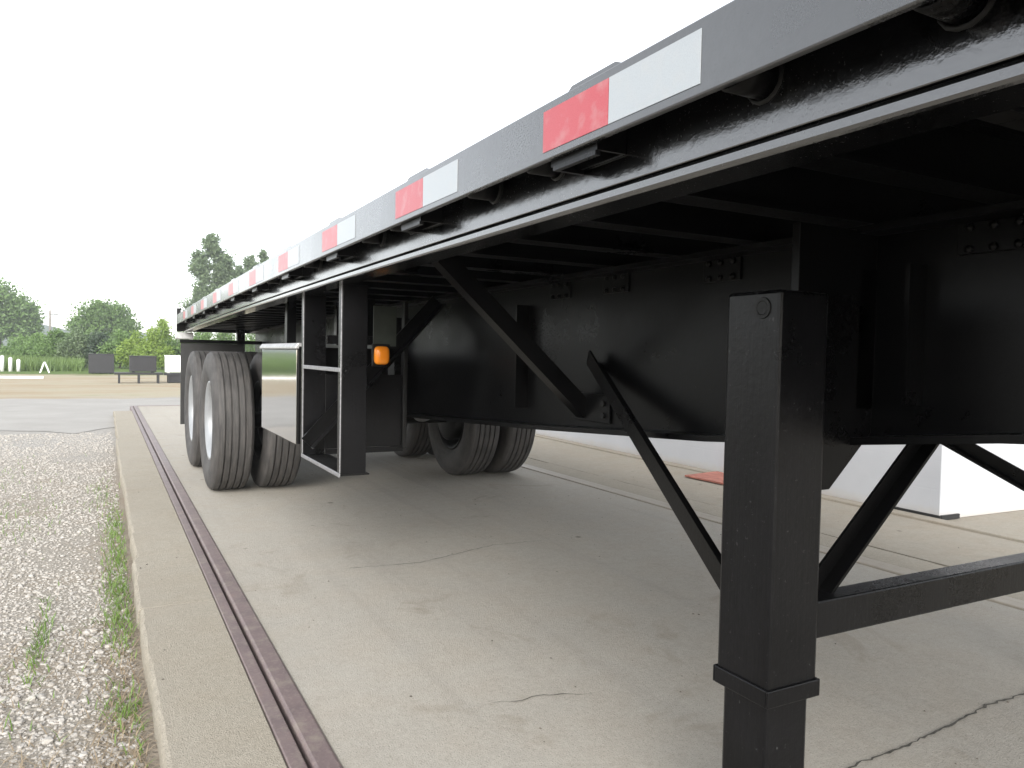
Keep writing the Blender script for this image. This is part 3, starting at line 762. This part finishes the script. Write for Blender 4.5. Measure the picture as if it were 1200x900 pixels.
tag(cb.build('parking_curb', M_WHITE), 'long low white concrete parking curb on the dirt', 'curb')
up_ = empty('utility_pole', (-5.4, 100, GZ)); tag(up_, 'thin grey utility pole standing among the far trees', 'pole')
MB().tube([(-5.4,100,GZ),(-5.4,100,5.2)], [.14,.1], 10).build('pole', simple('pole_wood', (.2,.18,.16), .9), up_)
MB().box(-6.2,-4.6,99.95,100.05,4.7,4.8).build('crossarm', M_WOOD, up_)

# ------------------------------------------------------------------ trees and shrubs
LEAF = {
 'mid': leaf_mat('leaf_mid', (.095,.165,.05), (.155,.245,.075), .9), 'dark': leaf_mat('leaf_dark', (.04,.07,.04), (.07,.105,.058), .9),
 'grey': leaf_mat('leaf_greygreen', (.10,.15,.075), (.16,.215,.11), .9), 'lime': leaf_mat('leaf_lime', (.15,.23,.04), (.23,.32,.065), .9)}
M_BARK = simple('bark', (.09,.075,.06), .95, 0, .35, 6, .4)
def crown_mesh(name, centres, n, leaf, mat, parent=None):
    """centres: list of (x,y,z,rx,ry,rz,weight); leaf clumps grow as little sprays inside each"""
    w = np.array([c[6] for c in centres], float); w /= w.sum()
    C = np.array([c[:6] for c in centres])
    nsub = max(8, n//26)
    k = rng.choice(len(C), nsub, p=w)
    d = rng.normal(size=(nsub,3)); d /= np.linalg.norm(d, axis=1, keepdims=True); r = rng.random(nsub)**.42
    sub = C[k,:3]+C[k,3:]*d*r[:,None]
    pick = rng.integers(0, nsub, n); sig = (C[k][pick,3:].mean(1)*.16+.05)
    P = sub[pick]+rng.normal(size=(n,3))*sig[:,None]*np.array([1,1,.8])
    a = rng.normal(size=(n,3)); a /= np.linalg.norm(a, axis=1, keepdims=True)
    b = np.cross(a, rng.normal(size=(n,3))); b /= np.linalg.norm(b, axis=1, keepdims=True)
    s = leaf*(.55+.9*rng.random((n,1)))
    V = np.stack([P-a*s, P+b*s*.5, P+a*s, P-b*s*.5], 1).reshape(-1,3)
    Fq = (4*np.arange(n)[:,None]+np.arange(4)[None])
    V[:,2] = np.maximum(V[:,2], GZ+.02)
    return quick(name, V, Fq, mat, parent)
def tree(name, label, cat, x, y, lobes, n, leaf, mat, trunk_h, trunk_r, group=None, z0=GZ):
    t = empty(name, (x, y, z0)); tag(t, label, cat, group)
    m = MB(); m.tube([(x,y,z0-.05),(x+.08,y,z0+trunk_h*.5),(x-.03,y+.05,z0+trunk_h)], [trunk_r*1.3,trunk_r,trunk_r*.6], 9)
    for c in lobes:
        m.tube([(x,y,z0+trunk_h*random.uniform(.45,.9)),((x+c[0])/2,(y+c[1])/2,(z0+trunk_h*.8+c[2])/2+.1),(c[0],c[1],c[2])], [trunk_r*.5,trunk_r*.3,trunk_r*.08], 6)
    m.build('trunk', M_BARK, t, fix=False)
    crown_mesh('crown', lobes, n, leaf, mat, t)
    return t
# tall open tree behind the trailer (stands beyond the shrubs)
Lb = [(9.3,80,11.2,.75,.8,1.3,1),(8.2,80,9.2,.9,.9,1.6,1.2),(10.2,80,9.4,1.0,.9,1.5,1.2),(8.9,80,6.9,1.3,1.2,1.6,1.3),(10.6,80,7.2,1.1,1.0,1.2,1),(11.9,80,8.6,.9,.9,.9,.8),(12.9,80,9.6,.55,.6,1.0,.45),(14.2,80,10.3,.38,.5,1.0,.3),(13.4,80,8.0,.9,.9,.9,.6),(8.0,80,5.0,1.4,1.2,1.3,1),(11.5,80,5.4,1.9,1.3,1.4,1.2),(14.4,80,8.3,.5,.6,.8,.25)]
tree('tall_tree', 'tall open grey-green tree rising above the flatbed deck', 'tree', 10.2, 80, Lb, 26000, .14, LEAF['grey'], 7.5, .26)
Lb = [(-.9,88,4.3,1.7,1.5,1.5,1),(.4,88,4.6,1.7,1.5,1.3,1.1),(1.8,88,3.7,1.5,1.4,1.3,1),(-2.0,88,3.2,1.3,1.3,1.2,.9),(-.2,88,2.6,2.2,1.6,1.6,1.2),(1.6,88,2.0,1.7,1.4,1.3,1),(-2.0,88,1.8,1.4,1.3,1.1,.7)]
tree('broad_tree', 'broad rounded green tree behind the black boxes in the yard', 'tree', -.3, 88, Lb, 17000, .15, LEAF['mid'], 3.0, .22)
Lb = [(-10.2,100,5.4,2.6,2.2,2.2,1.2),(-7.9,100,4.8,1.5,2,1.7,.8),(-12.5,100,5.8,2.6,2.2,2.2,1.2),(-8.9,100,3.0,2.2,2.0,1.7,1),(-12,100,3.0,2.8,2.2,2,1),(-10.5,100,7.0,2.0,2,1.3,.7),(-15,100,5,2.6,2.2,2.6,.9),(-7.2,100,3.4,1.0,1.4,1.4,.5)]
tree('large_tree', 'large dense green tree beyond the white posts', 'tree', -10.4, 100, Lb, 22000, .17, LEAF['mid'], 4.0, .35, z0=.75)
Lb = [(-.25,50,1.35,.62,.5,.55,1),(.15,50,.85,.62,.5,.6,1),(-.6,50,.75,.6,.5,.55,.8)]
tree('evergreen_bush', 'dark bluish evergreen bush behind the black steel bin', 'bush', -.2, 50, Lb, 7000, .08, LEAF['dark'], .9, .07)
shr = [(-3.5,53,1.25,1.2,'mid'),(-2.5,51,1.5,1.15,'mid'),(-1.5,50,1.45,1.0,'grey'),(.75,49,1.45,1.0,'mid'),(1.55,48,1.35,.95,'lime'),(2.35,47,1.5,.95,'lime'),(2.95,49,1.95,.75,'lime'),(3.9,48,1.6,1.1,'mid'),(5.2,50,1.75,1.25,'mid'),(6.7,51,1.85,1.35,'mid'),(8.4,52,1.9,1.45,'mid'),(10.3,52,1.8,1.5,'grey'),(-4.7,57,1.2,1.3,'mid')]
lab = ['round green shrub where the grass bank ends','green shrub beside the dark evergreen bush, grass-bank side','grey-green shrub hugging the dark evergreen bush','leafy green shrub between the two black boxes','yellow-green shrub behind the trestle box','bright lime shrub beside the white box','tall lime sapling behind the white box','green shrub showing under the deck, next to the lime sapling','green shrub under the trailer tail','green shrub seen through the gap above the tyres','green shrub behind the front tyres','grey-green shrub behind the polished toolbox','green shrub below the far large tree']
for (x, y, h, r, kind), l in zip(shr, lab):
    hh = h*1.15
    Lb = [(x,y,hh*.55,r*.8,r*.7,hh*.5,1),(x-r*.4,y,hh*.4,r*.6,r*.6,hh*.38,.7),(x+r*.45,y,hh*.42,r*.6,r*.6,hh*.4,.7),(x+r*.1,y,hh*.95,r*.35,r*.35,hh*.35,.35)]
    tree('shrub', l, 'shrub', x, y, Lb, 5200, .07, LEAF[kind], hh*.5, .05, 'shrubs along the back of the yard')
# tall grass on the bank
n_ = 16000; gx = rng.uniform(-9, -1.0, n_); gy = rng.uniform(41.6, 56, n_); gg = blades('tall_grass', gx, gy, .62, .035, .5, leaf_mat('bank_grass', (.09,.15,.045), (.16,.23,.07), .6))
co = np.empty(len(gg.data.vertices)*3, np.float32); gg.data.vertices.foreach_get('co', co); co = co.reshape(-1,3)
co[:,2] += np.array([hill_z(a, b) for a, b in co[:,:2]]); gg.data.vertices.foreach_set('co', co.ravel()); gg.data.update()
tag(gg, 'tall pale grass covering the bank left of the shrubs', 'grass', kind='stuff')
# far wooded hill
hm = MB(); N = 60
for j in range(2):
    for i in range(N+1):
        x = -160+i*6; h = 6.5+3.2*math.sin(i*.33)+2*math.sin(i*.9+1)+random.uniform(-.5,.5)
        hm.v += [(x, 330+j*30, -1 if j == 0 else h)]
for i in range(N): hm.f.append((i,i+1,N+2+i,N+1+i)); hm.sm.append(True)
for i in range(N+1): hm.v.append((-160+i*6, 420, -1))
b0 = 2*(N+1)
for i in range(N): hm.f.append((N+1+i,N+2+i,b0+i+1,b0+i)); hm.sm.append(True)
tag(hm.build('hills', simple('far_woods', (.05,.075,.05), .95, 0, .5, .35, 0), fix=False), 'low wooded hill far behind the yard', 'hill', kind='structure')

# ------------------------------------------------------------------ haze (humid summer air)
hz = MB().box(-170, 200, -60, 440, -2.5, 22).build('haze', None)
mh = bpy.data.materials.new('humid_air'); mh.use_nodes = True; t_ = mh.node_tree; t_.nodes.clear()
pv_ = t_.nodes.new('ShaderNodeVolumePrincipled'); o_ = t_.nodes.new('ShaderNodeOutputMaterial')
pv_.inputs['Color'].default_value = (.93,.96,1,1); pv_.inputs['Density'].default_value = .0012; pv_.inputs['Anisotropy'].default_value = .2
t_.links.new(pv_.outputs[0], o_.inputs['Volume']); hz.data.materials.append(mh)
tag(hz, 'thin pale humid air over the yard', 'haze', kind='stuff')
